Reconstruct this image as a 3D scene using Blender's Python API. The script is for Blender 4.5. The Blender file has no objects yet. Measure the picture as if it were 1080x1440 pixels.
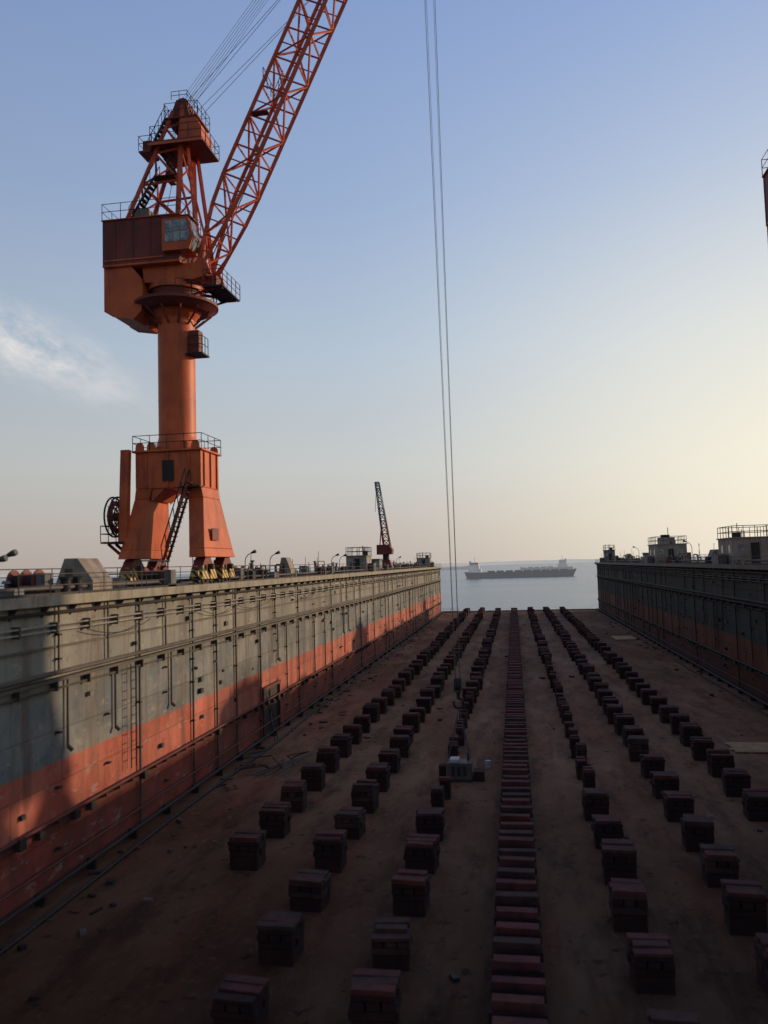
import bpy, math, random
from mathutils import Vector, Matrix
R=random.Random(7)
sc=bpy.context.scene
COL=sc.collection
CAMH=11.5; DECK=10.65; XL=-17.0; XR=18.5; YN=-12.0; YF=188.0; WT=5.6

# ---------------------------------------------------------------- materials
def nt(name):
    m=bpy.data.materials.new(name); m.use_nodes=True
    t=m.node_tree; b=t.nodes['Principled BSDF']
    return m,t,b
def N(t,typ,**k):
    n=t.nodes.new(typ)
    for a,v in k.items(): setattr(n,a,v)
    return n
def mixc(t,fac,a,b,blend='MIX'):
    m=N(t,'ShaderNodeMix',data_type='RGBA',blend_type=blend)
    for s,v in ((m.inputs[0],fac),(m.inputs[6],a),(m.inputs[7],b)):
        if hasattr(v,'is_output'): t.links.new(v,s)
        elif isinstance(v,(int,float)): s.default_value=v
        else: s.default_value=(*v,1)
    return m.outputs[2]
def noise(t,vec,scale,detail=6,rough=.6,mscale=None,lo=.4,hi=.6):
    if mscale:
        mp=N(t,'ShaderNodeMapping'); mp.inputs['Scale'].default_value=mscale
        t.links.new(vec,mp.inputs[0]); vec=mp.outputs[0]
    n=N(t,'ShaderNodeTexNoise'); n.inputs['Scale'].default_value=scale
    n.inputs['Detail'].default_value=detail; n.inputs['Roughness'].default_value=rough
    t.links.new(vec,n.inputs['Vector'])
    r=N(t,'ShaderNodeMapRange'); r.inputs[1].default_value=lo; r.inputs[2].default_value=hi
    t.links.new(n.outputs[0],r.inputs[0]); return r.outputs[0]
def bump(t,b,h,s=.3,d=.05):
    n=N(t,'ShaderNodeBump'); n.inputs['Strength'].default_value=s; n.inputs['Distance'].default_value=d
    t.links.new(h,n.inputs['Height']); t.links.new(n.outputs[0],b.inputs['Normal'])
def math_(t,op,a,b=None):
    n=N(t,'ShaderNodeMath',operation=op)
    for s,v in ((n.inputs[0],a),(n.inputs[1],b)):
        if v is None: continue
        if hasattr(v,'is_output'): t.links.new(v,s)
        else: s.default_value=v
    return n.outputs[0]
def paint(name,col,dark=None,dirt=(.06,.04,.03),rough=.6,scale=1.0,amt=.6,metal=0.0,haze=0.0):
    m,t,b=nt(name)
    tc=N(t,'ShaderNodeTexCoord').outputs['Object']
    dark=dark or tuple(c*.6 for c in col)
    c=mixc(t,noise(t,tc,.7*scale,4,lo=.35,hi=.65),dark,col)
    st=noise(t,tc,1.5*scale,5,.65,(1,1,.16),.5,.68)
    c=mixc(t,math_(t,'MULTIPLY',st,amt),c,dirt)
    sp=noise(t,tc,9*scale,4,.7,None,.6,.7)
    c=mixc(t,math_(t,'MULTIPLY',sp,amt*.7),c,dirt)
    t.links.new(c,b.inputs['Base Color'])
    b.inputs['Roughness'].default_value=rough; b.inputs['Metallic'].default_value=metal
    b.inputs['Specular IOR Level'].default_value=.25
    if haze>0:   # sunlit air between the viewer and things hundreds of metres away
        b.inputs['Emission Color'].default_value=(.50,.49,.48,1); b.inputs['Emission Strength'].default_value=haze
    else: bump(t,b,noise(t,tc,6*scale,4,lo=0,hi=1),.15,.03)
    return m
M={}
M['orange']=paint('crane_orange',(.56,.115,.030),(.40,.075,.024),(.11,.035,.02),.5,1,.5)
M['orange_l']=paint('crane_orange_lattice',(.54,.09,.03),(.40,.065,.028),(.12,.03,.02),.5,1,.3)
M['maroon']=paint('crane_house_red',(.19,.040,.028),(.13,.030,.022),(.05,.022,.02),.6,1,.5)
M['grey']=paint('grey_paint',(.17,.17,.155),(.12,.12,.11),(.06,.045,.035),.7)
M['cream']=paint('cream_paint',(.31,.26,.195),(.20,.17,.13),(.10,.06,.04),.7)
M['tan']=paint('deck_edge',(.30,.27,.20),(.20,.18,.14),(.10,.065,.04),.8,1.2,.7)
M['dark']=paint('dark_steel',(.030,.027,.026),(.02,.018,.018),(.05,.03,.02),.7)
M['pipe']=paint('pipe_steel',(.105,.088,.07),(.06,.052,.045),(.06,.035,.025),.6)
M['pipe_l']=paint('pipe_light',(.33,.30,.25),(.22,.20,.165),(.12,.07,.04),.6)
M['redpipe']=paint('pipe_red',(.16,.040,.026),(.09,.027,.02),(.04,.022,.018),.7)
M['rope']=paint('wire_rope',(.06,.06,.065),(.05,.05,.05),(.04,.04,.04),.6)
M['white']=paint('white_paint',(.42,.42,.40),(.35,.35,.33),(.2,.18,.15),.6,1,.4)
M['bluegrey']=paint('blue_grey_paint',(.10,.16,.22),(.08,.12,.16),(.05,.05,.05),.6)
m,t,b=nt('cab_glass'); b.inputs['Roughness'].default_value=.15
b.inputs['Specular IOR Level'].default_value=.6
tc=N(t,'ShaderNodeTexCoord').outputs['Object']
t.links.new(mixc(t,noise(t,tc,3),(.10,.12,.13),(.30,.31,.29)),b.inputs['Base Color']); M['glass']=m
m,t,b=nt('hazard_stripe')
tc=N(t,'ShaderNodeTexCoord').outputs['Object']
sx=N(t,'ShaderNodeSeparateXYZ'); t.links.new(tc,sx.inputs[0])
v=math_(t,'ADD',math_(t,'ADD',sx.outputs[1],sx.outputs[0]),sx.outputs[2])
v=math_(t,'FRACT',math_(t,'MULTIPLY',v,2.2)); v=math_(t,'GREATER_THAN',v,.5)
t.links.new(mixc(t,v,(.55,.34,.05),(.02,.02,.02)),b.inputs['Base Color']); b.inputs['Roughness'].default_value=.6
M['hazard']=m

def wallmat(name,k,rk):
    m,t,b=nt(name)
    tc=N(t,'ShaderNodeTexCoord').outputs['Object']
    s=N(t,'ShaderNodeSeparateXYZ'); t.links.new(tc,s.inputs[0])
    z=s.outputs[2]
    wob=noise(t,tc,1.2,4,lo=0,hi=1)
    zz=math_(t,'ADD',z,math_(t,'MULTIPLY',math_(t,'SUBTRACT',wob,.5),.35))
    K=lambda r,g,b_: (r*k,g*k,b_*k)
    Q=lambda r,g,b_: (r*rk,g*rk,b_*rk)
    grey=mixc(t,noise(t,tc,.35,6,.6,(1,1,.5),.35,.65),K(.17,.175,.155),K(.27,.26,.215))
    cv=N(t,'ShaderNodeCombineXYZ'); t.links.new(s.outputs[1],cv.inputs[0]); t.links.new(z,cv.inputs[1])
    br=N(t,'ShaderNodeTexBrick'); t.links.new(cv.outputs[0],br.inputs['Vector'])
    br.inputs['Scale'].default_value=1; br.inputs['Brick Width'].default_value=6.3; br.inputs['Row Height'].default_value=1.9
    br.inputs['Mortar Size'].default_value=.03; br.inputs['Color1'].default_value=(.76,.76,.76,1)
    br.inputs['Color2'].default_value=(1.12,1.12,1.1,1); br.inputs['Mortar'].default_value=(.5,.48,.45,1)
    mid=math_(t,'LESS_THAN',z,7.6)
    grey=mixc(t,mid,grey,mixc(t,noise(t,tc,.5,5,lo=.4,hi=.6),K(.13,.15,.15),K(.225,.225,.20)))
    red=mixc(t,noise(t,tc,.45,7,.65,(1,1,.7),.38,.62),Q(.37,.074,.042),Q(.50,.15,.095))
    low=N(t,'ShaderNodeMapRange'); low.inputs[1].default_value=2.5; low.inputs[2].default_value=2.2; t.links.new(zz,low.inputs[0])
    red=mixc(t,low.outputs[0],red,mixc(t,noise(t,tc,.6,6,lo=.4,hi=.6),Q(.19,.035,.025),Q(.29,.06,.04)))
    bl=N(t,'ShaderNodeMapRange'); bl.inputs[1].default_value=4.50; bl.inputs[2].default_value=4.62; t.links.new(zz,bl.inputs[0])
    c=mixc(t,bl.outputs[0],red,grey)
    c=mixc(t,.75,c,br.outputs[0],'MULTIPLY')
    st=noise(t,tc,1.1,8,.7,(1,1.0,.10),.47,.66)
    c=mixc(t,math_(t,'MULTIPLY',st,.68),c,K(.085,.045,.028))
    sp=noise(t,tc,2.6,8,.75,None,.56,.66)
    c=mixc(t,math_(t,'MULTIPLY',sp,.5),c,K(.07,.045,.035))
    pt=noise(t,tc,1.6,6,.7,(1,.6,1.4),.59,.65)
    c=mixc(t,math_(t,'MULTIPLY',pt,.42),c,K(.38,.32,.26))
    big=noise(t,tc,.13,4,.6,(1,1,.6),.40,.62)
    c=mixc(t,math_(t,'MULTIPLY',big,.22),c,K(.10,.07,.05))
    t.links.new(c,b.inputs['Base Color']); b.inputs['Roughness'].default_value=.75
    b.inputs['Specular IOR Level'].default_value=.2
    bump(t,b,math_(t,'ADD',noise(t,tc,.9,4,lo=0,hi=1),math_(t,'MULTIPLY',br.outputs[1],-.3)),.45,.07)
    return m
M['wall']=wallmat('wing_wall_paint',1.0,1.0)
M['wall_r']=wallmat('wing_wall_paint_shaded',.20,.32)  # same wall paint, with the shade of the sunless side put into its colour

m,t,b=nt('pontoon_deck')
tc=N(t,'ShaderNodeTexCoord').outputs['Object']
c=mixc(t,noise(t,tc,.12,8,.65,(1,.5,1),.38,.62),(.145,.066,.036),(.27,.145,.085))
c=mixc(t,math_(t,'MULTIPLY',noise(t,tc,.22,6,.6,(1.4,.25,1),.5,.62),.65),c,(.21,.075,.038))
c=mixc(t,math_(t,'MULTIPLY',noise(t,tc,.5,9,.7,(1.3,.35,1),.48,.63),.7),c,(.070,.035,.023))
c=mixc(t,math_(t,'MULTIPLY',noise(t,tc,2.5,8,.75,None,.55,.66),.5),c,(.30,.185,.11))
c=mixc(t,math_(t,'MULTIPLY',noise(t,tc,1.3,6,.7,None,.6,.64),.7),c,(.035,.021,.016))
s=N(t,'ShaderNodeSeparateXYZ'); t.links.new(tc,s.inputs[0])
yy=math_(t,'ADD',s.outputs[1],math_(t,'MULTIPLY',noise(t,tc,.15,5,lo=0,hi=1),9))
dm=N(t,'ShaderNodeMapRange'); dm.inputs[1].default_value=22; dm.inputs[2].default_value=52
dm.inputs[3].default_value=.30; dm.inputs[4].default_value=1  # near floor darkened in its colour for foreground shadow plus damp
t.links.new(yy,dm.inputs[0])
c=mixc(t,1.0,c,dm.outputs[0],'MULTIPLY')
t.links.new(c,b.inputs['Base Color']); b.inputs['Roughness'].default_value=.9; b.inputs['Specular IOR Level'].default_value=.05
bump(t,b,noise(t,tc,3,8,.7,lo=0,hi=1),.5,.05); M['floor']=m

M['block']=paint('block_timber',(.040,.016,.013),(.022,.011,.010),(.012,.009,.009),.9,2,.6)
M['block2']=paint('block_timber_worn',(.075,.035,.026),(.04,.022,.018),(.02,.014,.012),.9,2,.6)
M['blocktop']=paint('block_cap_timber',(.115,.034,.025),(.06,.021,.017),(.03,.017,.014),.9,2,.6)
M['keeltop']=paint('keel_cap_timber',(.135,.035,.027),(.07,.022,.019),(.03,.016,.014),.9,2,.6)
M['sun_strip']=paint('sun_strip_pale',(.50,.30,.15),(.36,.21,.10),(.15,.1,.07),.8,2,.3)  # pale wood colour standing in for sunlight on the floor
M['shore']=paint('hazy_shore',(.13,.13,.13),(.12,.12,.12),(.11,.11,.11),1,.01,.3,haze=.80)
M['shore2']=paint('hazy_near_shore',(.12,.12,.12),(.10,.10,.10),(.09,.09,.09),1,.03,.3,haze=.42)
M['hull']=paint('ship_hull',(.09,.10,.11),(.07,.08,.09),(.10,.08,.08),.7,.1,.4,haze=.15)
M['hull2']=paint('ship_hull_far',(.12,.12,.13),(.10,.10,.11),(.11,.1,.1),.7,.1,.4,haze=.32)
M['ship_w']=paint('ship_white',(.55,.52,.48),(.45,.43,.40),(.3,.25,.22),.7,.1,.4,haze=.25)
m,t,b=nt('water')
tc=N(t,'ShaderNodeTexCoord').outputs['Object']
t.links.new(mixc(t,noise(t,tc,.01,4,lo=.4,hi=.6),(.14,.165,.165),(.19,.21,.205)),b.inputs['Base Color'])
b.inputs['Roughness'].default_value=.25; b.inputs['Specular IOR Level'].default_value=.5
bump(t,b,noise(t,tc,.35,5,.6,(1,2.0,1),0,1),.6,.6); M['water']=m

# ---------------------------------------------------------------- mesh builder
class B:
    def __init__(s): s.v=[];s.f=[];s.m=[];s.mats=[]
    def mi(s,m):
        if m not in s.mats: s.mats.append(m)
        return s.mats.index(m)
    def add(s,vs,fs,m):
        o=len(s.v); s.v+= [tuple(v) for v in vs]; k=s.mi(m)
        for f in fs: s.f.append(tuple(i+o for i in f)); s.m.append(k)
    def box(s,x0,x1,y0,y1,z0,z1,m):
        s.hexa([(x0,y0,z0),(x1,y0,z0),(x1,y1,z0),(x0,y1,z0),(x0,y0,z1),(x1,y0,z1),(x1,y1,z1),(x0,y1,z1)],m)
    def hexa(s,v,m):
        s.add(v,[(3,2,1,0),(4,5,6,7),(0,1,5,4),(1,2,6,5),(2,3,7,6),(3,0,4,7)],m)
    def frust(s,b,z0,tp,z1,m):
        s.hexa([(b[0],b[2],z0),(b[1],b[2],z0),(b[1],b[3],z0),(b[0],b[3],z0),(tp[0],tp[2],z1),(tp[1],tp[2],z1),(tp[1],tp[3],z1),(tp[0],tp[3],z1)],m)
    def rbox(s,c,w,l,z0,z1,a,m):
        ca,sa=math.cos(a),math.sin(a)
        q=[(c[0]+ca*x-sa*y,c[1]+sa*x+ca*y) for x,y in ((-w/2,-l/2),(w/2,-l/2),(w/2,l/2),(-w/2,l/2))]
        s.hexa([(x,y,z0) for x,y in q]+[(x,y,z1) for x,y in q],m)
    def prism(s,poly,axis,a0,a1,m):
        def P(u,w,a): return (a,u,w) if axis=='x' else ((u,a,w) if axis=='y' else (u,w,a))
        n=len(poly); vs=[P(u,w,a0) for u,w in poly]+[P(u,w,a1) for u,w in poly]
        fs=[tuple(range(n)),tuple(range(2*n-1,n-1,-1))]+[(i,(i+1)%n,n+(i+1)%n,n+i) for i in range(n)]
        s.add(vs,fs,m)
    def tube(s,p,q,r,m,n=6,r2=None,cap=True):
        p=Vector(p);q=Vector(q);d=q-p
        if d.length<1e-6:return
        d.normalize(); a=d.orthogonal().normalized(); b=d.cross(a); r2=r if r2 is None else r2
        vs=[];
        for c,rr in((p,r),(q,r2)):
            for i in range(n):
                t=2*math.pi*(i+.5)/n; vs.append(c+a*math.cos(t)*rr+b*math.sin(t)*rr)
        fs=[(i,(i+1)%n,n+(i+1)%n,n+i) for i in range(n)]
        if cap: fs+=[tuple(range(n-1,-1,-1)),tuple(range(n,2*n))]
        s.add(vs,fs,m)
    def beam(s,p,q,w,m): s.tube(p,q,w*.707,m,4)
    def path(s,pts,r,m,n=6):
        for a,b in zip(pts,pts[1:]): s.tube(a,b,r,m,n)
    def ring(s,c,axis,R_,r,m,n=24):
        c=Vector(c);axis=Vector(axis).normalized();a=axis.orthogonal().normalized();b=axis.cross(a)
        P=[c+a*math.cos(2*math.pi*i/n)*R_+b*math.sin(2*math.pi*i/n)*R_ for i in range(n)]
        for i in range(n): s.tube(P[i],P[(i+1)%n],r,m,5,cap=False)
    def rail(s,pts,m,h=1.05,sp=1.6,r=.022,rows=3,closed=False):
        if closed: pts=pts+[pts[0]]
        for a,b in zip(pts,pts[1:]):
            a=Vector(a);b=Vector(b);L=(b-a).length;n=max(1,round(L/sp))
            for i in range(n+1):
                p=a.lerp(b,i/n); s.tube(p,p+Vector((0,0,h)),r,m,4)
            for k in range(rows):
                z=Vector((0,0,h*(k+1)/rows)); s.tube(a+z,b+z,r,m,4)
    def ladder(s,p,q,w,side,m,r=.025,step=.35):
        p=Vector(p);q=Vector(q);side=Vector(side).normalized()*w/2
        s.tube(p-side,q-side,r,m,4); s.tube(p+side,q+side,r,m,4)
        n=int((q-p).length/step)
        for i in range(1,n): c=p.lerp(q,i/n); s.tube(c-side,c+side,r*.8,m,4)
    def make(s,name,parent=None,smooth=False,bev=0):
        me=bpy.data.meshes.new(name); me.from_pydata(s.v,[],s.f)
        for m in s.mats: me.materials.append(M[m])
        me.polygons.foreach_set('material_index',s.m); 
        if smooth: me.polygons.foreach_set('use_smooth',[True]*len(s.f))
        me.update()
        o=bpy.data.objects.new(name,me); COL.objects.link(o)
        if parent: o.parent=parent
        if bev:
            md=o.modifiers.new('b','BEVEL'); md.width=bev; md.segments=2; md.limit_method='ANGLE'
        if smooth:
            try: 
                me.set_sharp_from_angle(angle=math.radians(40))
            except Exception: pass
        return o
def empty(name,loc=(0,0,0)):
    e=bpy.data.objects.new(name,None); e.location=loc; COL.objects.link(e); e.empty_display_size=.5; return e

# ---------------------------------------------------------------- dock
dock=empty('floating_dock')
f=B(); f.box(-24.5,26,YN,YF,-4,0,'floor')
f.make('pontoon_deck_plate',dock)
f=B()
f.box(XL+.02,XR-.02,YF-.35,YF-.05,.004,.28,'tan')
for i in range(18): f.box(XL+1+i*2,XL+1.15+i*2,YF-.6,YF-.36,.004,.26,'pipe')
f.rail([(XL+.5,YF-.8,0),(XL+4,YF-.8,0)],'pipe')
f.make('end_coaming',dock)

def wing(side):
    xi = XL if side<0 else XR; o=side
    X=lambda d: xi+o*d
    def bx(b,d0,d1,y0,y1,z0,z1,m):
        a,c=sorted((X(d0),X(d1))); b.box(a,c,y0,y1,z0,z1,m)
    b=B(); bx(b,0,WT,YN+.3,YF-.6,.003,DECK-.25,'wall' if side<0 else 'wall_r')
    b.make('wing_wall_shell',dock)
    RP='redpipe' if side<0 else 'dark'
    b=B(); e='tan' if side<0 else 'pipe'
    bx(b,-.45,WT+.2,YN,YF-.3,DECK-.22,DECK,e)
    bx(b,-.47,-.452,YN,YF-.3,DECK-.30,DECK+.07,e)
    y=YN+1
    while y<YF-1:
        a=X(-.42);c=X(-.003)
        b.add([(c,y-.03,DECK-.23),(a,y-.03,DECK-.23),(c,y-.03,DECK-.75),(c,y+.03,DECK-.23),(a,y+.03,DECK-.23),(c,y+.03,DECK-.75)],[(0,1,2),(5,4,3),(0,3,4,1),(1,4,5,2),(2,5,3,0)],'pipe')
        y+=1.9
    for d in (.75,4.95): bx(b,d-.05,d+.05,YN,YF-1,DECK+.002,DECK+.12,'dark')
    b.make('wing_deck_edge',dock)
    b=B()
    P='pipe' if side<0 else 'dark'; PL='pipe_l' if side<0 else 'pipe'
    bx(b,-.32,-.002,YN,YF-.8,7.55,7.66,P); bx(b,-.20,-.002,YN,YF-.8,2.26,2.42,RP)
    bx(b,-.09,-.002,YN,YF-.8,8.75,8.83,P); bx(b,-.12,-.002,YN,YF-.8,.02,.3,RP)
    b.tube((X(-.24),YN,9.62),(X(-.24),YF-2,9.62),.035,PL); b.tube((X(-.24),YN,9.42),(X(-.24),YF-2,9.42),.035,PL)
    b.tube((X(-.2),YN,10.08),(X(-.2),YF-2,10.08),.07,'dark'); 
    b.tube((X(-.2),YN,7.86),(X(-.2),YF-2,7.86),.09,P,8)
    b.tube((X(-.17),YN,7.28),(X(-.17),YF-2,7.28),.05,P,6)
    b.tube((X(-.28),YN,2.62),(X(-.28),YF-2,2.62),.06,RP,8)
    b.tube((X(-.35),YN,1.1),(X(-.35),YF-2,1.1),.05,RP,6)
    b.tube((X(-.5),YN,.45),(X(-.5),YF-2,.45),.08,'dark',8)
    y=YN+.5; i=0
    while y<YF-2:
        bx(b,-.36,-.002,y-.05,y+.05,2.43,2.56,RP)
        if i%2==0: bx(b,-.30,-.002,y-.05,y+.05,9.3,9.72,P); bx(b,-.3,-.003,y-.04,y+.04,7.2,7.545,P)
        if i%3==0: bx(b,-.5,-.12,y-.06,y+.06,.01,.4,'dark')
        if R.random()<.4: bx(b,-.42,-.21,y-.18,y+.18,2.27,2.27+R.uniform(.15,.4),'dark')
        y+=1.15; i+=1
    y=YN+2
    while y<YF-3:
        k=R.random()
        if k<.5: b.tube((X(-.13),y,.3),(X(-.13),y,DECK-.3),.055,P,6)
        elif k<.75: b.tube((X(-.12),y,2.5),(X(-.12),y,7.5),.045,'dark',6)
        else:
            b.tube((X(-.12),y,7.9),(X(-.12),y,DECK-.3),.045,P,6)
            b.path([(X(-.12),y+.6,7.5),(X(-.12),y+.6,5.2),(X(-.12),y+.6,5.0)],.05,P,6)
            b.tube((X(-.12),y+.6,5.0),(X(-.3),y+.6,4.85),.08,P,6)
        for z in (1.4,3.6,5.6,6.8,8.3,9.2):
            if R.random()<.5: bx(b,-.2,-.002,y-.1,y+.1,z,z+.07,'dark')
        y+=R.uniform(2.6,5.2)
    for i in range(90):
        y=R.uniform(YN+10,YF-4); z=R.choice([9.0,8.3,6.7,6.3,5.6,3.6,3.2,1.6,5.0])
        s_=R.uniform(.06,.2); bx(b,-R.uniform(.05,.25),-.001,y-s_,y+s_,z-s_*.7,z+s_*.7,R.choice(['dark','pipe','grey'] if side<0 else ['dark','pipe']))
    for y in (33.5,78,128): 
        b.ladder((X(-.3),y,3.0),(X(-.3),y,7.5),.45,(0,1,0),'dark')
    for k in range(9):
        y0=R.uniform(28,170); L=R.uniform(3,7); pts=[(X(-.3),y0+L*j/8,9.3-.35*(1-(j/4-1)**2)) for j in range(9)]
        b.path(pts,.02,'dark',5)
    b.make('wall_pipework',dock)
wing(-1); wing(1)
b=B()
b.box(XL+.002,XL+.05,52.4,56.0,.4,3.2,'dark')
for y in (52.3,56.0): b.box(XL+.002,XL+.22,y,y+.16,.31,3.3,'redpipe')
b.box(XL+.002,XL+.24,52.2,56.25,3.3,3.5,'redpipe')
b.ladder((XL+.9,52.7,0),(XL+.3,52.7,3.2),.6,(0,1,0),'dark',.03); b.box(XL+.06,XL+.12,54.1,54.2,.42,3.18,'pipe')
b.make('wing_wall_doorway',dock)

# ---------------------------------------------------------------- blocks
def block(b,x,y,w,l,h,top,a=0.):
    bm=R.choice(['block','block','block','block2'])
    b.rbox((x,y),w*.92,l*.94,.004,h*.42,a,'block')
    k=3; z=h*.42
    lay=[h*.60,h*.78,h*.9]
    for i,zt in enumerate(lay):
        if i%2==0:
            for j in range(k):
                off=(j-(k-1)/2)*l/k
                b.rbox((x-math.sin(a)*off,y+math.cos(a)*off),w*R.uniform(.90,1.06),l/k*.88,z+.025,zt,a+R.uniform(-.02,.02),bm)
        else:
            for j in range(k):
                off=(j-(k-1)/2)*w/k
                b.rbox((x+math.cos(a)*off,y+math.sin(a)*off),w/k*.86,l*R.uniform(.90,1.07),z+.025,zt,a,R.choice([bm,'block']))
        z=zt
    n=R.choice([2,3,3])
    for j in range(n):
        off=(j-(n-1)/2)*l/n
        if n==3 and R.random()<.08: continue
        b.rbox((x-math.sin(a)*off,y+math.cos(a)*off),w*R.uniform(.80,1.02),l/n*.88,z+.012,h+R.uniform(-.06,.07),a+R.uniform(-.06,.06),R.choice([top,top,'block2']))
KX=-.3
b=B(); y=14.0
while y<YF-3:
    h=1.05
    b.rbox((KX,y),1.25,.56,.004,h*.55,0,'block')
    b.rbox((KX,y),1.38,.50,h*.55+.01,h*.8,R.uniform(-.015,.015),'block')
    b.rbox((KX+R.uniform(-.05,.05),y+R.uniform(-.03,.03)),1.28+R.uniform(-.08,.08),.36+R.uniform(-.06,.06),h*.8+.01,h+R.uniform(-.05,.04),R.uniform(-.04,.04),R.choice(['keeltop','keeltop','blocktop','block2']))
    b.rbox((KX-.5,y+.5),.14,.42,.005,.5,0,'block'); b.rbox((KX+.5,y+.5),.14,.42,.005,.5,0,'block')
    b.rbox((KX,y+.51),.9,.4,.005,.25,0,'block')
    y+=1.02
b.make('keel_block_row')
for off,y0 in ((-10.4,30.8),(-7.0,20.25),(-3.55,20.25),(3.5,19.8),(7.0,23.4),(10.5,23.8)):
    b=B(); y=y0
    while y<YF-3:
        w=1.15*R.uniform(.95,1.04)
        if off==3.5 and 38<y<90: w=.55
        if off==-3.55 and 37<y<66: w=.55
        if not (off==-3.55 and 41<y<45):
            block(b,KX+off+R.uniform(-.13,.13),y+R.uniform(-.1,.1),w,1.1 if w>1 else .8,1.13*R.uniform(.86,1.12),'blocktop',R.uniform(-.09,.09))
        y+=3.55 if w>1 else 2.3
        if w<1 and R.random()<.2: y+=.8
    b.make('side_block_row')

# ---------------------------------------------------------------- slewing portal crane
def crane(name,loc,scale,jib_len=31.7,hook=None):
    e=empty(name,loc); e.scale=(scale,)*3
    b=B()
    for sx in (-1,1):
        def fr(b0,z0,t0,z1,m='orange'):
            if sx<0: b0=(-b0[1],-b0[0],b0[2],b0[3]); t0=(-t0[1],-t0[0],t0[2],t0[3])
            b.frust(b0,z0,t0,z1,m)
        fr((1.65,2.6,-2.45,2.45),1.45,(1.6,2.5,-2.3,2.3),1.95)
        fr((1.6,2.5,-2.3,2.3),1.952,(1.2,2.1,-1.35,1.35),4.9)
        fr((1.2,2.1,-1.35,1.35),4.902,(1.0,2.0,-1.4,1.4),5.5)
    b.box(-2.0,2.0,-1.42,1.42,5.502,7.6,'orange')
    b.box(-2.15,2.15,-1.6,1.6,7.602,7.72,'orange')
    for sx in (-1,1):
        b.prism([(sx*1.0,5.499),(sx*.3,5.499),(sx*1.05,4.8)],'y',-1.3,1.3,'orange')
    for y in (-1.0,0,1.0): 
        for sx in (-1,1): b.box(*sorted((sx*2.002,sx*2.10)),y-.05,y+.05,5.55,7.58,'orange')
    for x in (-1.3,0,1.3): b.box(x-.05,x+.05,-1.50,-1.424,5.55,7.58,'orange')
    for x in (-1.7,-1.0,1.0,1.7):
        for y in (-1.45,1.45):
            b.prism([(x-.22,7.73),(x+.22,7.73),(x+.2,8.0),(x+.1,8.15),(x-.1,8.15),(x-.2,8.0)],'y',y-.06,y+.06,'orange')
    b.make('portal_frame',e,bev=.03)
    b=B()
    b.box(-.3,.35,-1.52,-1.43,5.9,7.1,'dark')
    b.box(2.505,2.56,-1.2,-.2,2.4,3.1,'maroon')
    for sx in (-1,1):
        for sy in (-1,1):
            xc=sx*2.12; yc=sy*1.55
            b.frust((xc-.3,xc+.3,yc-1.0,yc+1.0),.78,(xc-.3,xc+.3,yc-.35,yc+.35),1.44,'maroon')
            for k in (-.6,.6):
                b.frust((xc-.40,xc+.40,yc+k-.52,yc+k+.52),.22,(xc-.32,xc+.32,yc+k-.25,yc+k+.25),.95,'hazard')
                for q in (-.27,.27):
                    b.tube((xc-.13,yc+k+q,.27),(xc+.13,yc+k+q,.27),.25,'dark',14)
            b.box(xc-.2,xc+.2,yc+sy*1.12-.12,yc+sy*1.12+.12,.35,.7,'hazard')
            b.box(xc-.5,xc-.41,yc-.2,yc+.3,.5,1.3,'dark'); b.tube((xc+.42,yc-.3,.9),(xc+.75,yc-.3,.9),.16,'dark',10)
    b.make('wheel_bogies',e)
    b=B(); n=40
    b.tube((0,0,7.73),(0,0,16.6),1.09,'orange',n); b.tube((0,0,7.73),(0,0,7.95),1.35,'orange',n)
    b.tube((0,0,7.95),(0,0,8.6),1.25,'orange',n,1.09)
    for z in (10.8,13.7): b.tube((0,0,z),(0,0,z+.04),1.10,'orange',n)
    b.tube((0,0,15.7),(0,0,16.2),1.12,'orange',n,1.5)
    b.tube((0,0,16.6),(0,0,17.4),1.3,'maroon',n,1.45)
    b.tube((0,0,17.4),(0,0,17.75),1.6,'orange',n)
    b.make('column',e,smooth=True)
    b=B()
    b.tube((0,0,16.15),(0,0,16.45),1.9,'maroon',n,2.45); b.tube((0,0,16.45),(0,0,16.62),2.5,'maroon',n)
    for i in range(12):
        a=i*math.pi/6; c,s=math.cos(a),math.sin(a)
        b.beam((1.1*c,1.1*s,15.3),(2.1*c,2.1*s,16.15),.1,'maroon')
    b.make('slew_ring_platform',e)
    b=B()
    pts=[(2.4*math.cos(i*math.pi/8),2.4*math.sin(i*math.pi/8),16.62) for i in range(-3,6)]
    b.rail(pts,'dark',.9,1,.025,2)
    b.rail([(-2.1,-1.55,7.73),(2.1,-1.55,7.73),(2.1,1.55,7.73),(-2.1,1.55,7.73)],'dark',.85,1.0,.022,2,True)
    b.box(1.02,1.62,-.55,.1,13.6,14.9,'maroon'); b.rail([(1.0,-.75,13.5),(1.9,-.75,13.5),(1.9,.2,13.5)],'dark',1.0,.6,.025,2)
    b.box(.9,1.95,-.8,.3,13.4,13.5,'dark')
    for k in (-.3,.3):
        b.beam((.1,-2.15+k,1.2),(1.45,-1.85+k,5.6),.12,'maroon')
        b.beam((.0,-2.15+k,2.1),(1.35,-1.85+k,6.5),.05,'dark')
        for i in range(7):
            t=i/6; b.beam((.1+1.35*t,-2.15+.3*t+k,1.2+4.4*t),(.0+1.35*t,-2.15+.3*t+k,2.1+4.4*t),.04,'dark')
    for i in range(17):
        t=i/16; b.box(.02+1.35*t,.28+1.35*t,-2.45+.3*t,-1.85+.3*t,1.25+4.4*t,1.29+4.4*t,'dark')
    b.ladder((.05,-2.2,0.1),(.05,-2.2,1.3),.5,(0,1,0),'dark')
    b.box(1.0,2.2,-2.1,-1.5,5.42,5.495,'dark')
    b.make('ladders_and_rails',e)
    b=B()
    c=(-3.05,-1.7,3.9)
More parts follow.
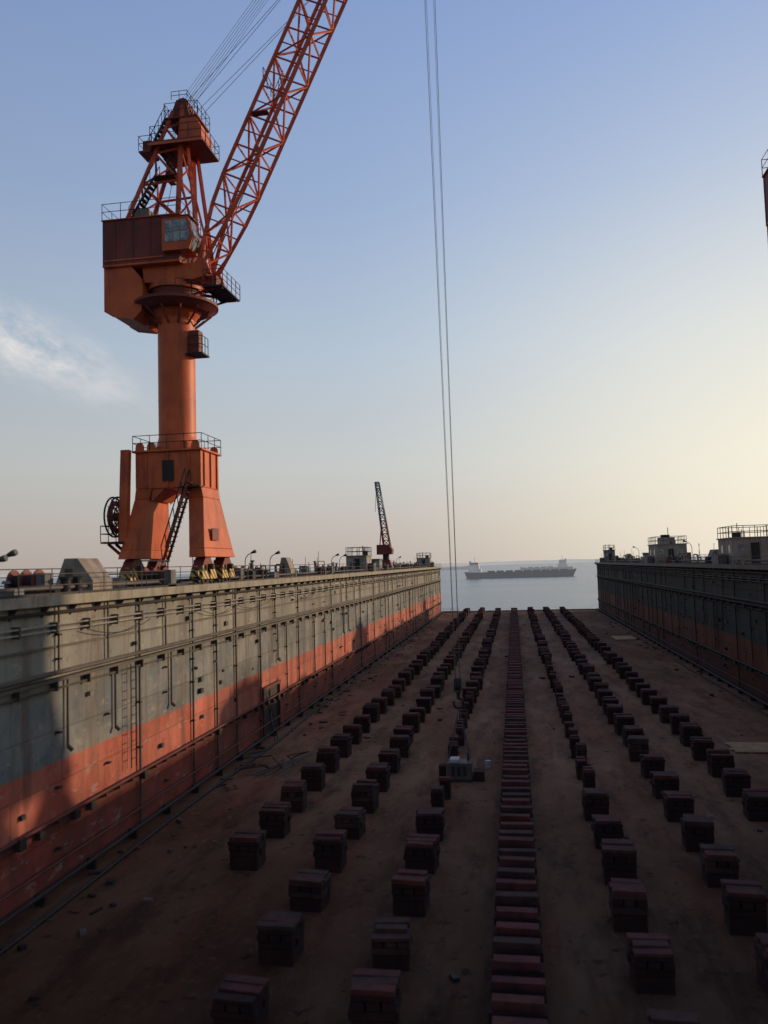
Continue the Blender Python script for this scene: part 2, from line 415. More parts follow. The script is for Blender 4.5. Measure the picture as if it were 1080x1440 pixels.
    for dx in (-.14,.14): b.ring((c[0]+dx,c[1],c[2]),(1,0,0),1.15,.055,'dark',28); b.ring((c[0]+dx,c[1],c[2]),(1,0,0),.55,.04,'dark',20)
    b.ring(c,(1,0,0),.8,.16,'maroon',24)
    for i in range(12):
        a=i*math.pi/6; b.tube(c,(c[0],c[1]+1.15*math.cos(a),c[2]+1.15*math.sin(a)),.03,'dark',4)
    b.tube((-3.4,c[1],c[2]),(-2.3,c[1],c[2]),.22,'maroon',12)
    b.box(-3.5,-2.35,-2.7,-.9,2.35,2.45,'dark'); b.rail([(-3.5,-.9,2.45),(-3.5,-2.7,2.45),(-2.4,-2.7,2.45)],'dark',.9,.8,.025,2)
    b.beam((-3.4,-2.0,2.35),(-2.4,-2.0,1.5),.14,'maroon'); b.beam((-3.4,-1.1,2.35),(-2.4,-1.1,1.5),.14,'maroon')
    b.frust((-2.75,-2.25,-2.1,-1.7),2.46,(-2.65,-2.15,-1.95,-1.6),7.75,'orange')
    b.make('cable_reel',e)
    b=B()
    b.prism([(-3.75,18.8),(.9,18.8),(1.25,19.6),(1.25,21.0),(.95,21.35),(-3.75,21.45)],'y',-1.75,1.75,'maroon')
    b.box(-3.85,1.1,-1.85,1.85,21.452,21.54,'orange')
    b.box(-3.8,1.0,-1.8,1.8,18.66,18.798,'orange')
    b.prism([(-3.75,18.655),(-2.1,18.655),(-1.5,17.9),(-1.4,17.3),(-1.5,16.0),(-2.0,15.55),(-3.2,15.75),(-3.75,16.1)],'y',-1.6,1.6,'orange')
    b.prism([(-1.48,18.655),(1.9,18.655),(2.5,18.2),(2.3,17.9),(1.6,17.76),(-1.38,17.76)],'y',-1.3,1.3,'orange')
    b.make('machinery_house',e,bev=.05)
    b=B()
    b.prism([(.1,19.2),(1.75,19.2),(2.0,19.9),(1.7,21.15),(.1,21.15)],'y',-2.15,-.75,'orange')
    b.prism([(.3,19.7),(1.6,19.7),(1.82,20.0),(1.58,20.95),(.3,20.95)],'y',-2.175,-2.152,'glass')
    for x in (.75,1.2): b.box(x,x+.05,-2.20,-2.178,19.7,20.95,'cream')
    b.box(.3,1.7,-2.20,-2.178,20.3,20.36,'cream')
    b.add([(2.01,-2.0,20.0),(2.01,-.9,20.0),(1.745,-.9,21.05),(1.745,-2.0,21.05)],[(0,1,2,3)],'glass')
    b.add([(1.80,-2.0,19.3),(1.80,-.9,19.3),(2.01,-.9,19.88),(2.01,-2.0,19.88)],[(0,1,2,3)],'glass')
    b.box(.05,1.8,-2.2,-.7,21.152,21.22,'maroon')
    for x in (-3.0,-1.9,-.8): b.box(x-.03,x+.03,-1.79,-1.753,18.85,21.4,'maroon')
    b.box(-3.7,.05,-1.80,-1.753,19.0,19.08,'orange')
    b.make('operator_cab',e)
    b=B()
    b.rail([(-3.8,-1.8,21.54),(.9,-1.8,21.54),(.9,1.8,21.54),(-3.8,1.8,21.54)],'dark',.95,1.1,.022,2,True)
    b.box(2.3,3.5,-1.5,1.5,17.1,17.18,'dark'); b.rail([(2.3,-1.5,17.18),(3.5,-1.5,17.18),(3.5,1.5,17.18)],'maroon',.95,.7,.025,3)
    for y in (-1.2,1.2): b.beam((1.2,y,17.6),(3.4,y,17.1),.14,'maroon'); b.beam((1.0,y,16.7),(2.9,y,17.1),.1,'maroon')
    b.box(2.4,2.9,-.9,-.2,17.2,18.0,'maroon')
    for y in (-1.15,1.15):
        b.prism([(1.3,18.2),(2.7,18.0),(2.35,18.9),(1.9,18.95)],'y',y-.12,y+.12,'orange')
    b.box(-2.2,-1.2,-1.2,-.4,21.55,22.3,'grey'); b.tube((-2.9,.6,21.55),(-2.9,.6,22.5),.2,'grey',10)
    b.make('house_fittings',e)
    b=B(); O='orange_l'
    top={}
    for sy in (-1,1):
        F0=(.75,sy*1.35,21.5); F1=(.85,sy*.75,28.6); G0=(-2.5,sy*1.35,21.5); G1=(.25,sy*.75,28.3)
        b.beam(F0,F1,.24,O); b.beam(G0,G1,.22,O)
        lv=[.0,.33,.62,.85]
        L=lambda P,Q,t: tuple(P[i]+(Q[i]-P[i])*t for i in range(3))
        for i,t in enumerate(lv):
            if i: b.beam(L(F0,F1,t),L(G0,G1,t),.12,O)
        for i in range(3):
            b.beam(L(F0,F1,lv[i]),L(G0,G1,lv[i+1]),.10,O)
        top[sy]=(F0,F1,G0,G1)
    for t in (.33,.62,.85):
        for k in (0,2): b.beam(L(top[-1][k],top[-1][k+1],t),L(top[1][k],top[1][k+1],t),.12,O)
    for t0,t1 in ((0,.33),(.33,.62)):
        for k in (0,2):
            b.beam(L(top[-1][k],top[-1][k+1],t0),L(top[1][k],top[1][k+1],t1),.09,O)
            b.beam(L(top[1][k],top[1][k+1],t0),L(top[-1][k],top[-1][k+1],t1),.09,O)
    for sy in (-1,1): b.beam((2.0,sy*1.1,18.9),(1.15,sy*.8,26.2),.18,O); b.beam((2.0,sy*1.1,18.9),(.8,sy*1.1,24.0),.1,O)
    b.box(-.4,.0,-.35,.35,24.3,24.9,'maroon')
    b.make('a_frame',e)
    b=B()
    b.box(-.9,2.3,-1.5,1.5,26.1,26.2,'maroon'); b.box(-1.0,2.35,-1.52,-1.48,25.95,26.1,'orange')
    b.rail([(-.9,-1.5,26.2),(2.3,-1.5,26.2),(2.3,1.5,26.2),(-.9,1.5,26.2)],'dark',.9,.8,.022,2,True)
    b.box(-1.7,-.95,-1.3,-.1,25.7,25.8,'maroon'); b.rail([(-.9,-1.3,25.8),(-1.7,-1.3,25.8),(-1.7,-.1,25.8)],'dark',.9,.6,.022,2)
    b.box(-1.5,-1.0,-1.1,-.4,25.8,26.5,'maroon')
    b.prism([(.75,26.25),(2.05,26.25),(2.05,27.2),(1.75,27.75),(.75,27.75)],'y',-.95,.95,'orange')
    b.box(-.2,1.9,-1.0,1.0,27.76,27.86,'maroon')
    b.rail([(-.2,-1,27.86),(1.9,-1,27.86),(1.9,1,27.86),(-.2,1,27.86)],'dark',.85,.7,.02,2,True)
    for y in (-.8,.7): b.prism([(.1,28.0),(1.3,28.0),(1.1,28.9),(.5,29.0)],'y',y,y+.1,'maroon')
    for i in range(6): y=-.6+i*.24; b.tube((.8,y-.06,28.75),(.8,y+.06,28.75),.42,'maroon',18)
    b.rail([(.2,-.85,29.0),(1.2,-.85,29.0),(1.2,.85,29.0)],'dark',.5,.5,.02,2)
    b.make('a_frame_head',e)
    b=B()
    def stair(p,q,w):
        p=Vector(p);q=Vector(q);s=Vector((0,w/2,0))
        for k in (-1,1):
            b.beam(p+s*k,q+s*k,.09,'dark'); up=Vector((0,0,.9)); b.beam(p+s*k+up,q+s*k+up,.04,'dark')
            for i in range(6): c=p.lerp(q,i/5)+s*k; b.beam(c,c+up,.03,'dark')
        n=int((q-p).length/.28)
        for i in range(n): c=p.lerp(q,(i+.5)/n); b.box(c.x-.12,c.x+.12,c.y-w/2,c.y+w/2,c.z-.02,c.z+.02,'dark')
    stair((-2.4,-.9,21.55),(-.7,-.9,24.2),.6)
    b.box(-.8,.6,-1.25,-.5,24.15,24.2,'dark')
    stair((.5,-.3,24.2),(-.7,-.3,26.1),.6)
    stair((-1.3,-.6,25.8),(-.2,-.6,27.8),.5)
    b.make('a_frame_stairs',e)
    b=B()
    ang=math.atan2(28.6,13.8); fx,fz=2.0,18.5
    ux,uz=math.cos(ang),math.sin(ang); nx,nz=-uz,ux
    nb=17; L_=jib_len
    def sec(t):
        s=t*L_
        if t<.14: d=.25+(1.55-.25)*t/.14
        elif t<.72: d=1.55
        else: d=1.55-(1.55-.7)*(t-.72)/.28
        w=1.15 if t<.72 else 1.15-(.45)*(t-.72)/.28
        r=[]
        for a,sy in ((0,-1),(0,1),(1,1),(1,-1)):
            k=(a-.35)*d
            r.append(Vector((fx+ux*s+nx*k,sy*w,fz+uz*s+nz*k)))
        return r
    prev=sec(0)
    for i in range(1,nb+1):
        cur=sec(i/nb)
        for k in range(4):
            b.beam(prev[k],cur[k],.19,O)
            b.beam(cur[k],cur[(k+1)%4],.085,O)
            if (i+k)%2: b.beam(prev[k],cur[(k+1)%4],.09,O)
            else: b.beam(prev[(k+1)%4],cur[k],.09,O)
            mid=(prev[k]+cur[k])/2; mid2=(prev[(k+1)%4]+cur[(k+1)%4])/2
            if k in (1,3): b.beam(mid,mid2,.06,O)
        prev=cur
    T=Vector((fx+ux*L_,0,fz+uz*L_))
    for y in (-.45,-.15,.15,.45): b.tube((T.x+.1,y-.06,T.z),(T.x+.1,y+.06,T.z),.45,'maroon',16)
    for sy in (-.55,.55):
        b.beam(sec(.03)[0].lerp(sec(.03)[2],.6)+Vector((0,sy*.4,0)),sec(.98)[0].lerp(sec(.98)[2],.6)+Vector((0,sy*.4,0)),.05,'maroon')
    s4=sec(.36); b.rail([s4[3],s4[2],sec(.40)[2]],'maroon',.9,.8,.025,2)
    s4=sec(.30); c0=(s4[0]+s4[3])/2; b.box(c0.x-.5,c0.x+.5,-1.7,-1.2,c0.z-.05,c0.z,'maroon')
    b.make('lattice_jib',e)
    b=B()
    for i in range(6):
        y=-.6+i*.24; b.tube((.8,y,29.15),(T.x-.2,y*.7,T.z+.4),.013,'rope',4)
    for y in (-.5,.5): b.tube((-1.0,y,21.7),(.5,y,28.7),.02,'rope',4)
    for y in (-.9,-.3,.3,.9): b.tube((.9,y,28.4),sec(.62)[2 if y>0 else 3],.015,'rope',4)
    if hook:
        h=Vector(hook)
        b.tube((T.x-.3,-.35,T.z),h+Vector((-.13,0,.5)),.015,'rope',4); b.tube((T.x+.35,.35,T.z),h+Vector((.13,0,.5)),.015,'rope',4)
        b.tube((T.x-.2,-.25,T.z),h+Vector((-.11,.1,.5)),.010,'rope',4)
        b.tube((T.x+.25,.25,T.z),h+Vector((.11,.1,.5)),.010,'rope',4)
    b.make('wire_ropes',e)
    if hook:
        b=B()
        b.tube(h+Vector((-.12,0,.3)),h+Vector((.12,0,.3)),.36,'dark',18)
        b.box(h.x-.19,h.x-.13,h.y-.34,h.y+.34,h.z-.1,h.z+.65,'dark'); b.box(h.x+.13,h.x+.19,h.y-.34,h.y+.34,h.z-.1,h.z+.65,'dark')
        b.tube(h+Vector((0,0,-.1)),h+Vector((0,0,-.5)),.1,'dark',8)
        pts=[h+Vector((.27*math.sin(a),0,-.74+.27*math.cos(a))) for a in [i*math.pi/8 for i in range(0,14)]]
        b.path(pts,.07,'dark',8)
        b.make('hook_block',e)
    return e
CX,CY=-19.5,45.0
HX,HZ=-3.3,CAMH-7.0
crane('portal_slewing_crane',(CX,CY,DECK+.12),1.0,31.7,hook=(HX-CX,0,HZ-DECK-.12))
crane('portal_slewing_crane',(21.9,53.3,DECK+.12),1.2,31.7)

g=empty('generator_set',(HX+.15,43.6,0))
b=B()
b.box(-.75,.55,-.5,.5,.12,.95,'pipe'); b.box(-.8,.6,-.55,.55,.0,.12,'dark'); b.box(-.6,-.1,-.35,.35,.952,1.12,'white'); b.tube((.35,.2,.95),(.35,.2,1.35),.06,'dark',8)
for x in (-.5,-.2,.1): b.box(x,x+.18,-.53,-.502,.3,.8,'dark')
b.box(.62,1.2,-.4,.4,.0,.5,'block'); b.box(-1.2,-.85,-.2,.35,0,.75,'block')
b.make('generator_body',g,bev=.02)
b=B()
for x,y in ((-.7,-.4),(.5,-.4),(-.7,.4),(.5,.4)): b.tube((x,y,1.0),(0-.15,1.4,HZ-.95),.022,'rope',4)
b.make('lifting_slings',g)

# ---------------------------------------------------------------- deck equipment
def deckhouse(name,x,y,w,l,h,mat,kind=0,z=DECK):
    e=empty(name,(x,y,z)); b=B()
    if kind==1:
        b.prism([(-w/2,0),(w/2,0),(w/2,h*.35),(w*.12,h),(-w*.2,h)],'y',-l/2,l/2,mat)
        b.box(-.35,.0,-l/2-.03,-l/2-.003,.1,h*.7,'pipe')
    else:
        b.box(-w/2,w/2,-l/2,l/2,.002,h,mat); b.box(-w/2-.12,w/2+.12,-l/2-.12,l/2+.12,h+.002,h+.1,mat)
        b.box(-w*.1,-w*.1+.7,-l/2-.03,-l/2-.003,.1,min(h*.85,1.9),'dark')
        for k in (-.38,.25): b.box(w*k-.0,w*k+.5,-l/2-.03,-l/2-.003,h*.5,h*.78,'glass')
        for k in (-.3,.2): 
            for s in (-1,1): b.box(*sorted((s*(w/2+.003),s*(w/2+.03))),l*k-.3,l*k+.3,h*.45,h*.75,'glass')
        if kind>=2:
            b.rail([(-w/2,-l/2,h+.1),(w/2,-l/2,h+.1),(w/2,l/2,h+.1),(-w/2,l/2,h+.1)],'dark',1.0,1.0,.03,2,True)
        if kind==3:
            b.box(-w*.25,w*.2,-l*.25,l*.25,h+.1,h+1.0,mat); b.tube((w*.05,0,h+1.0),(w*.05,0,h+2.4),.05,'dark'); b.box(-w*.2,w*.1,-.1,.1,h+1.0,h+1.4,'dark')
        if kind in (2,3):
            for i in range(5):
                px=R.uniform(-w/2,w/2)*.8; py=R.uniform(-1,1); b.tube((px,py,h+.1),(px,py,h+.1+R.uniform(.5,1.4)),.04,'dark',6)
            b.box(w*.5+.15,w*.5+.75,-l*.3,l*.2,.002,h*.55,'pipe'); b.box(-w*.5-.9,-w*.5-.15,-l*.2,l*.3,.002,h*.4,'grey')
            b.rbox((R.uniform(-.3,.3)*w,0),.6,.5,h+.105,h+.6,.3,'dark')
    b.make('house_shell',e)
    return e
deckhouse('winch_locker',-18.9,33.2,1.9,1.7,1.5,'cream',1)
deckhouse('vent_house',-19.3,67,1.2,1.4,1.7,'cream',1)
deckhouse('deckhouse',-19.3,100,2.6,3.5,2.0,'cream',2)
deckhouse('deckhouse',-19.6,112,2.2,2.5,1.6,'grey',0)
deckhouse('lookout_house',-19.0,172,2.8,3,2.0,'cream',2)
deckhouse('deckhouse',20.9,77,3.8,5.0,2.3,'cream',2)
deckhouse('winch_house',21.8,92,2.0,2.5,1.5,'grey',1)
deckhouse('deckhouse',21.0,116,4.0,6.0,2.5,'cream',3)
deckhouse('lookout_house',20.6,181,2.2,2.4,2.6,'grey',2)
deckhouse('vent_house',20.5,150,1.5,2,1.6,'cream',1)
deckhouse('vent_house',21.5,134,1.8,2,1.5,'grey',0)

b=B()
b.rail([(XL-.25,26,DECK),(XL-.25,38,DECK)],'pipe',.85,2,.02,2)
b.rail([(-22.5,YN,DECK),(-22.5,YF-1,DECK)],'pipe',1.1,2.2,.025,3)
b.rail([(XL+.3,46,DECK),(XL+.3,YF-1,DECK)],'pipe',.75,2.4,.018,2)
b.make('wing_deck_railing')
b=B()
b.rail([(24.0,YN,DECK),(24.0,YF-1,DECK)],'dark',1.0,2.2,.025,3)
b.rail([(XR-.3,30,DECK),(XR-.3,YF-1,DECK)],'dark',.7,2.4,.018,2)
b.make('wing_deck_railing')

def bollard(x,y):
    e=empty('mooring_bollard',(x,y,DECK)); b=B()
    b.box(-.35,.35,-.8,.8,.001,.1,'dark')
    for k in (-.45,.45): b.tube((0,k,.1),(0,k,.62),.2,'dark',12); b.tube((0,k,.62),(0,k,.72),.27,'dark',12)
    b.make('bollard_posts',e)
for y in (31,57,74,90,124,146,160): bollard(-18.4+R.uniform(-.2,.6),y)
for y in (86,103,126,143,158,170): bollard(19.7+R.uniform(-.2,.6),y)
def lamp(x,y,h,dx=1.0,dy=0):
    e=empty('gooseneck_deck_lamp',(x,y,DECK)); b=B()
    pts=[(0,0,0),(0,0,h*.7)]+[(dx*(1-math.cos(a)),dy*(1-math.cos(a)),h*.7+h*.3*math.sin(a)) for a in (.4,.8,1.2)]
    b.path(pts,.035,'pipe_l',8); p=Vector(pts[-1]); d=Vector((dx,dy,.25)).normalized()
    b.tube(p,p+d*.25,.06,'dark',8,.12); b.tube(p+d*.25,p+d*.4,.12,'pipe',10,.12)
    b.make('lamp_post',e)
lamp(-19.1,27.4,1.6,.7); lamp(-19.1,26.6,1.4,.9)
for y in (56,62,84,88,132): lamp(-19.2,y,2.0,.7)
for y in (98,106,138): lamp(20.5,y,2.6,-.9)
def capstan(x,y):
    e=empty('deck_winch',(x,y,DECK)); b=B()
    b.box(-.9,.9,-.5,.5,.001,.18,'dark'); b.tube((-.6,0,.55),(.5,0,.55),.28,'dark',14)
    for k in (-.6,-.05,.5): b.tube((k-.03,0,.55),(k+.03,0,.55),.5,'maroon',16)
    b.box(.55,.95,-.3,.3,.18,.9,'grey'); b.make('winch_body',e)
for x,y in ((-19.5,30),(-18.6,40),(-19,52),(-19.5,58),(-18.9,79),(-19.2,117),(-19,140),(-18.9,155),(20.6,86),(20,108),(20.4,163)): capstan(x,y)
b=B()
for i in range(360):
    left=R.random()<.66; x=R.uniform(-21.8,-18.0) if left else R.uniform(19.2,23.2)
    y=R.uniform(24,184)
    if left and abs(y-45)<4.5: continue
    if left and abs(y-33)<1.8: continue
    k=R.random(); h=R.uniform(.3,1.4)
    if k<.3: b.tube((x,y,DECK),(x,y,DECK+h),.08,R.choice(['pipe','cream','dark']),8); b.tube((x,y,DECK+h),(x,y,DECK+h+.12),.2,'grey',10,.14)
    elif k<.55: b.box(x-.3,x+.3,y-.25,y+.35,DECK+.002,DECK+h*.7,R.choice(['grey','cream','dark','maroon']))
    elif k<.72: b.path([(x,y,DECK),(x,y,DECK+h),(x+.35,y,DECK+h),(x+.35,y,DECK+h-.25)],.06,'pipe',8)
    elif k<.86: L2=R.uniform(1,4); b.path([(x,y,DECK),(x,y,DECK+h),(x,y+L2,DECK+h),(x,y+L2,DECK)],.04,'dark',6); b.tube((x,y,DECK+h*.5),(x,y+L2,DECK+h*.5),.025,'dark',5)
    else: b.tube((x,y,DECK),(x+R.uniform(-.2,.2),y,DECK+1.2*h+.8),.025,'dark',5)
b.tube((-18.2,24,DECK+.3),(-18.2,YF-8,DECK+.3),.08,'pipe',8); b.tube((19.5,24,DECK+.35),(19.5,YF-8,DECK+.35),.09,'pipe',8)
b.make('deck_fittings')

e=empty('lattice_deck_crane',(-19.3,122,DECK)); b=B()
b.frust((-1.1,1.1,-1.1,1.1),.2,(-.6,.6,-.6,.6),1.6,'maroon'); b.tube((0,0,1.6),(0,0,2.4),.5,'dark',14)
b.prism([(-1.3,2.4),(1.0,2.4),(1.1,3.1),(.6,3.9),(-1.3,3.9)],'y',-.9,.9,'maroon')
def lat(p,q,w0,w1,n,mats):
    p=Vector(p);q=Vector(q)
    pr=None
    for i in range(n+1):
        t=i/n;c=p.lerp(q,t);w=w0+(w1-w0)*t
        cu=[c+Vector((sx*w,sy*w,0)) for sx,sy in((-1,-1),(1,-1),(1,1),(-1,1))]
        if pr:
            m=mats[min(len(mats)-1,int(t*.999*len(mats)))]
            for k in range(4): b.beam(pr[k],cu[k],.14,m); b.beam(pr[k],cu[(k+1)%4],.08,m); b.beam(cu[k],cu[(k+1)%4],.08,m)
        pr=cu
lat((.2,0,3.6),(-1.1,0,13.6),.5,.28,10,['maroon','maroon','bluegrey','white','bluegrey'])
b.tube((-.9,0,3.9),(-.6,0,7.0),.08,'dark'); b.tube((-.6,0,7.0),(-1.1,0,13.5),.04,'rope'); b.tube((-1.2,0,13.6),(-1.5,0,9),.03,'rope')
b.make('crane_structure',e)

# ---------------------------------------------------------------- things on the dock floor
b=B()
for i in range(340):
    if R.random()<.6: x=XL+abs(R.gauss(.9,1.1))+.5
    elif R.random()<.5: x=XR-abs(R.gauss(.8,1.0))-.5
    else: x=R.uniform(-15,16)
    y=R.uniform(17,150); s=R.uniform(.05,.26)
    b.rbox((x,y),s*R.uniform(.6,3),s*R.uniform(.5,1.5),.004,.02+s*R.uniform(.1,.6),R.uniform(0,3),R.choice(['block','dark','pipe','block','redpipe']))
b.make('floor_debris')
b=B()
for (x,y) in ((-14.6,44.5),(-13.8,45.6),(-13.0,46.2),(-15.2,47.0)):
    pts=[(x+R.uniform(-1.1,1.1),y+R.uniform(-1.4,1.4),.05+R.uniform(0,.5)) for _ in range(5)]; b.path(pts,.035,'dark',6)
for i in range(5): b.tube((-15+i*.5,43.4,.1),(-13.2+i*.3,47.4,.1+.1*i),.04,'pipe',6)
b.make('scaffold_tube_pile')
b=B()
for i in range(9): b.rbox((14.2+R.uniform(-.15,.15),50.2+i*.27),3.9,.24,.05+R.uniform(0,.03),.12,R.uniform(-.02,.02),'sun_strip')  # boards added in place of a sunlit strip of floor
b.rbox((13.2,51.3),.1,2.4,.004,.048,0,'sun_strip'); b.rbox((15.2,51.3),.1,2.4,.004,.048,0,'sun_strip')
b.make('sun_strip_boards')
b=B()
for i in range(6): b.rbox((15.2+R.uniform(-.1,.1),118+i*.9),2.9,.8,.05,.12,R.uniform(-.02,.02),'sun_strip')  # far pale boards, likewise added for a thin sunlit strip
b.make('sun_strip_boards')
e=empty('paint_bucket',(-1.85,46,0)); b=B()
b.tube((0,0,.004),(0,0,.42),.15,'white',16,.19); b.ring((0,0,.42),(0,0,1),.19,.012,'dark',16)
b.path([(-.19,0,.42),(-.12,0,.6),(.12,0,.6),(.19,0,.42)],.01,'dark',4); b.make('bucket_body',e)
b=B()
b.path([(XL+1.1,YN,.1)]+[(XL+1.1+.12*math.sin(i*.9),YN+i*4,.1) for i in range(1,48)],.06,'dark',6)
b.path([(XR-1.2,YN,.1)]+[(XR-1.2+.15*math.sin(i*.7),YN+i*4,.1) for i in range(1,48)],.06,'dark',6)
b.make('floor_hose')

# ---------------------------------------------------------------- water, shore, ships
WZ=-1.3
me=bpy.data.meshes.new('water'); S=14000
me.from_pydata([(-S,-S,WZ),(S,-S,WZ),(S,S,WZ),(-S,S,WZ)],[],[(0,1,2,3)]); me.materials.append(M['water'])
COL.objects.link(bpy.data.objects.new('water',me))
def shore(dist,h,a0,a1,seed,name,mat='shore'):
    rr=random.Random(seed); b=B(); n=220; vs=[]
    for i in range(n+1):
        a=math.radians(a0+(a1-a0)*i/n); t=i/n
        z=h*(.35+.35*math.sin(t*9+seed)**2+.3*math.sin(t*23+seed*2)**2)+rr.uniform(0,h*.18)
        x,y=math.sin(a)*dist,math.cos(a)*dist
        vs+= [(x,y,WZ-.5),(x,y,WZ+z),(x*1.2,y*1.2,WZ+z*.9)]
    fs=[]
    for i in range(n): fs+=[(3*i,3*i+3,3*i+4,3*i+1),(3*i+1,3*i+4,3*i+5,3*i+2)]
    b.add(vs,fs,mat); b.make(name)
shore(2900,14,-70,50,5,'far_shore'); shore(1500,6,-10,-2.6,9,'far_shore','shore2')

def ship(name,x,y,L,Hh,mat,ang=0,house=.0,cranes=0):
    e=empty(name,(x,y,WZ)); e.rotation_euler=(0,0,ang); b=B()
    b.prism([(-L/2+2,-.5),(L/2-3,-.5),(L/2,Hh*1.25),(L/2-8,Hh),(-L/2+10,Hh),(-L/2,Hh*1.1)],'y',-6,6,mat)
    hx=-L/2+8+house*L
    b.box(hx-5,hx+5,-5,5,Hh,Hh+3,'ship_w'); b.box(hx-4,hx+3.5,-4.5,4.5,Hh+3,Hh+5.6,'ship_w'); b.box(hx-3,hx+3,-5.5,5.5,Hh+5.6,Hh+8,'ship_w')
    b.box(hx-3.2,hx+3.2,-5.6,-5.52,Hh+6.4,Hh+7.4,'hull'); b.tube((hx,0,Hh+8),(hx,0,Hh+12),.25,'ship_w'); b.tube((hx-3.5,0,Hh+5.6),(hx-3.5,0,Hh+9),.9,'hull2',10)
    for i in range(int(L/9)): 
        xx=hx+10+i*7
        if xx<L/2-9: b.box(xx,xx+5.5,-4.5,4.5,Hh,Hh+1.1,mat)
    for i in range(cranes):
        xx=hx+18+i*20; b.tube((xx,0,Hh),(xx,0,Hh+6),.6,'hull',8); b.tube((xx,0,Hh+6),(xx+9,0,Hh+9),.4,'hull',6)
    b.make('hull_and_superstructure',e); return e
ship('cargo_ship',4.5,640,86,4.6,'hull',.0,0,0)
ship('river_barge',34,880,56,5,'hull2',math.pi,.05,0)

# ---------------------------------------------------------------- camera
yaw,pitch,roll=math.radians(9.05),math.radians(3.75),math.radians(1.6)
fw=Vector((-math.sin(yaw)*math.cos(pitch),math.cos(yaw)*math.cos(pitch),math.sin(pitch)))
rt=fw.cross(Vector((0,0,1))).normalized(); up=rt.cross(fw)
r2=rt*math.cos(roll)-up*math.sin(roll); u2=up*math.cos(roll)+rt*math.sin(roll)
cd=bpy.data.cameras.new('camera'); cam=bpy.data.objects.new('camera',cd); COL.objects.link(cam)
mw=Matrix((( r2.x,u2.x,-fw.x,0),(r2.y,u2.y,-fw.y,0),(r2.z,u2.z,-fw.z,CAMH),(0,0,0,1))); cam.matrix_world=mw
cd.sensor_fit='HORIZONTAL'; cd.sensor_width=36; cd.lens=36*1130/1080; cd.clip_start=.1; cd.clip_end=30000
cd.dof.use_dof=True; cd.dof.focus_distance=90; cd.dof.aperture_fstop=.55
sc.camera=cam

# ---------------------------------------------------------------- light
SAZ=math.radians(53); SEL=math.radians(11)
sd=Vector((math.sin(SAZ)*math.cos(SEL),math.cos(SAZ)*math.cos(SEL),math.sin(SEL)))
sl=bpy.data.lights.new('sun','SUN'); sl.energy=3.4; sl.angle=math.radians(.9); sl.color=(1,.73,.48)
so=bpy.data.objects.new('sun',sl); so.rotation_euler=(-sd).to_track_quat('-Z','Y').to_euler(); so.location=(60,60,60); COL.objects.link(so)
w=bpy.data.worlds.new('World'); sc.world=w; w.use_nodes=True; t=w.node_tree
bg=t.nodes['Background']; STR=.10; bg.inputs[1].default_value=STR
sk=N(t,'ShaderNodeTexSky',sky_type='NISHITA'); sk.sun_disc=False; sk.sun_elevation=SEL; sk.sun_rotation=SAZ
sk.air_density=1.0; sk.dust_density=2.5; sk.ozone_density=2.0; sk.altitude=0
tc=N(t,'ShaderNodeTexCoord').outputs['Generated']
def dot(v):
    n=N(t,'ShaderNodeVectorMath',operation='DOT_PRODUCT'); t.links.new(tc,n.inputs[0]); n.inputs[1].default_value=v; return n.outputs['Value']
def S2(r,g,b_): 
    f=lambda c: ((c/255+.055)/1.055)**2.4
    return (f(r),f(g),f(b_),1)
sep=N(t,'ShaderNodeSeparateXYZ'); t.links.new(tc,sep.inputs[0])
cr=N(t,'ShaderNodeValToRGB'); t.links.new(sep.outputs[2],cr.inputs[0])
stops=[(0.0,S2(200,188,180)),(.045,S2(206,197,190)),(.12,S2(208,210,208)),(.26,S2(190,205,221)),(.42,S2(162,184,219)),(.60,S2(140,165,212)),(1.0,S2(98,122,174))]
el_=cr.color_ramp.elements
el_[0].position=stops[0][0]; el_[0].color=stops[0][1]; el_[1].position=1.0; el_[1].color=stops[-1][1]
for p,c in stops[1:-1]: q=el_.new(p); q.color=c
SM=1/STR
hz=mixc(t,1.0,cr.outputs[0],(SM,SM,SM),'MULTIPLY')
sdot=dot(sd)
gl=N(t,'ShaderNodeMapRange',interpolation_type='SMOOTHSTEP'); gl.inputs[1].default_value=.42; gl.inputs[2].default_value=1.0; gl.inputs[3].default_value=0; gl.inputs[4].default_value=1.0
t.links.new(sdot,gl.inputs[0])
lo=N(t,'ShaderNodeMapRange',interpolation_type='SMOOTHSTEP'); lo.inputs[1].default_value=.0; lo.inputs[2].default_value=.62; lo.inputs[3].default_value=1.0; lo.inputs[4].default_value=.05
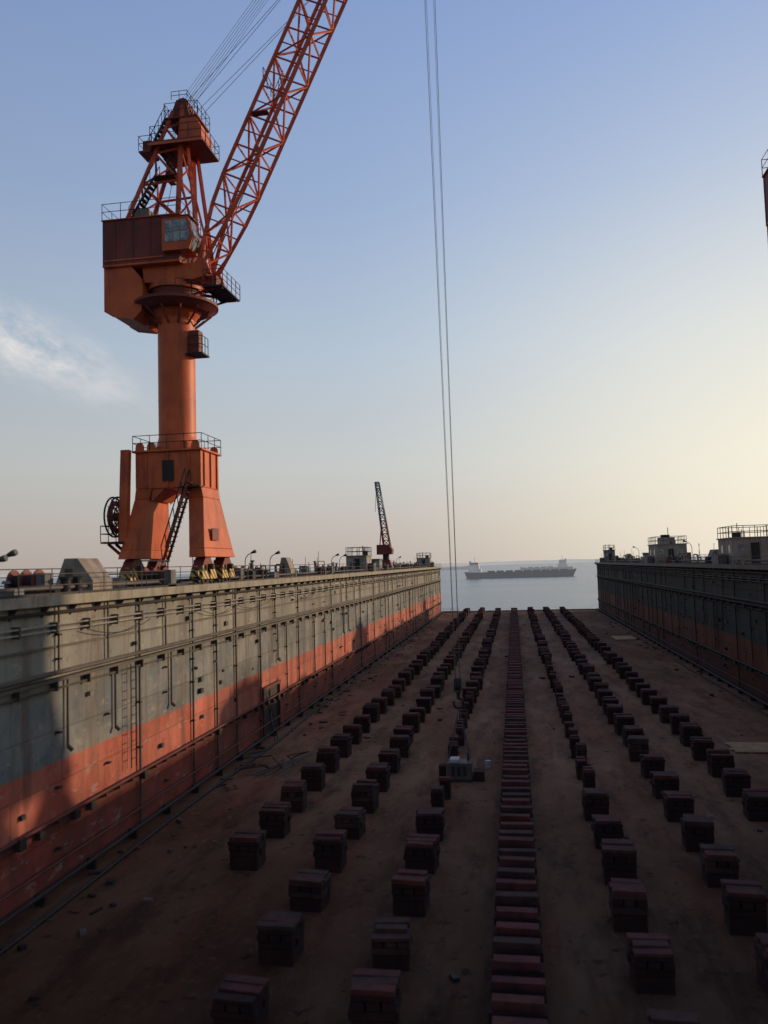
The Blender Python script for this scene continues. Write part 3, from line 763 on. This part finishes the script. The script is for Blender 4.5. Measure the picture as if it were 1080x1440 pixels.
t.links.new(sep.outputs[2],lo.inputs[0])
hz=mixc(t,math_(t,'MULTIPLY',gl.outputs[0],lo.outputs[0]),hz,(1.02*SM,.94*SM,.74*SM))
side=N(t,'ShaderNodeMapRange'); side.inputs[1].default_value=-.6; side.inputs[2].default_value=.75; side.inputs[3].default_value=.62; side.inputs[4].default_value=1.05
t.links.new(sdot,side.inputs[0])
cb=N(t,'ShaderNodeCombineXYZ')
for i in range(3): t.links.new(side.outputs[0],cb.inputs[i])
hz=mixc(t,1.0,hz,cb.outputs[0],'MULTIPLY')
base=mixc(t,.90,sk.outputs[0],hz)
az,el=math.radians(-34),math.radians(15.2)
t1=Vector((math.cos(az),-math.sin(az),0)); uu=Vector((-math.sin(az)*math.sin(el),-math.cos(az)*math.sin(el),math.cos(el)))
k=math.radians(22); mm=t1*math.cos(k)-uu*math.sin(k); nn=t1*math.sin(k)+uu*math.cos(k)
a=dot(mm); b_=dot(nn)
cv=N(t,'ShaderNodeCombineXYZ'); t.links.new(a,cv.inputs[0]); t.links.new(b_,cv.inputs[1])
rr=math_(t,'SQRT',math_(t,'ADD',math_(t,'POWER',math_(t,'ABSOLUTE',math_(t,'DIVIDE',a,.21)),2),math_(t,'POWER',math_(t,'ABSOLUTE',math_(t,'DIVIDE',b_,.055)),2)))
mk=N(t,'ShaderNodeMapRange',interpolation_type='SMOOTHSTEP'); mk.inputs[1].default_value=1.0; mk.inputs[2].default_value=0; t.links.new(rr,mk.inputs[0])
ns=noise(t,cv.outputs[0],16,8,.68,(.8,1.5,1),.40,.64)
fr=dot(Vector((math.sin(az)*math.cos(el),math.cos(az)*math.cos(el),math.sin(el))))
fac=math_(t,'MULTIPLY',math_(t,'MULTIPLY',math_(t,'MULTIPLY',mk.outputs[0],ns),math_(t,'GREATER_THAN',fr,0)),.9)
c=mixc(t,fac,base,(.82*SM,.78*SM,.75*SM))
t.links.new(c,bg.inputs[0])
sc.view_settings.view_transform='Standard'; sc.view_settings.look='None'; sc.view_settings.exposure=0
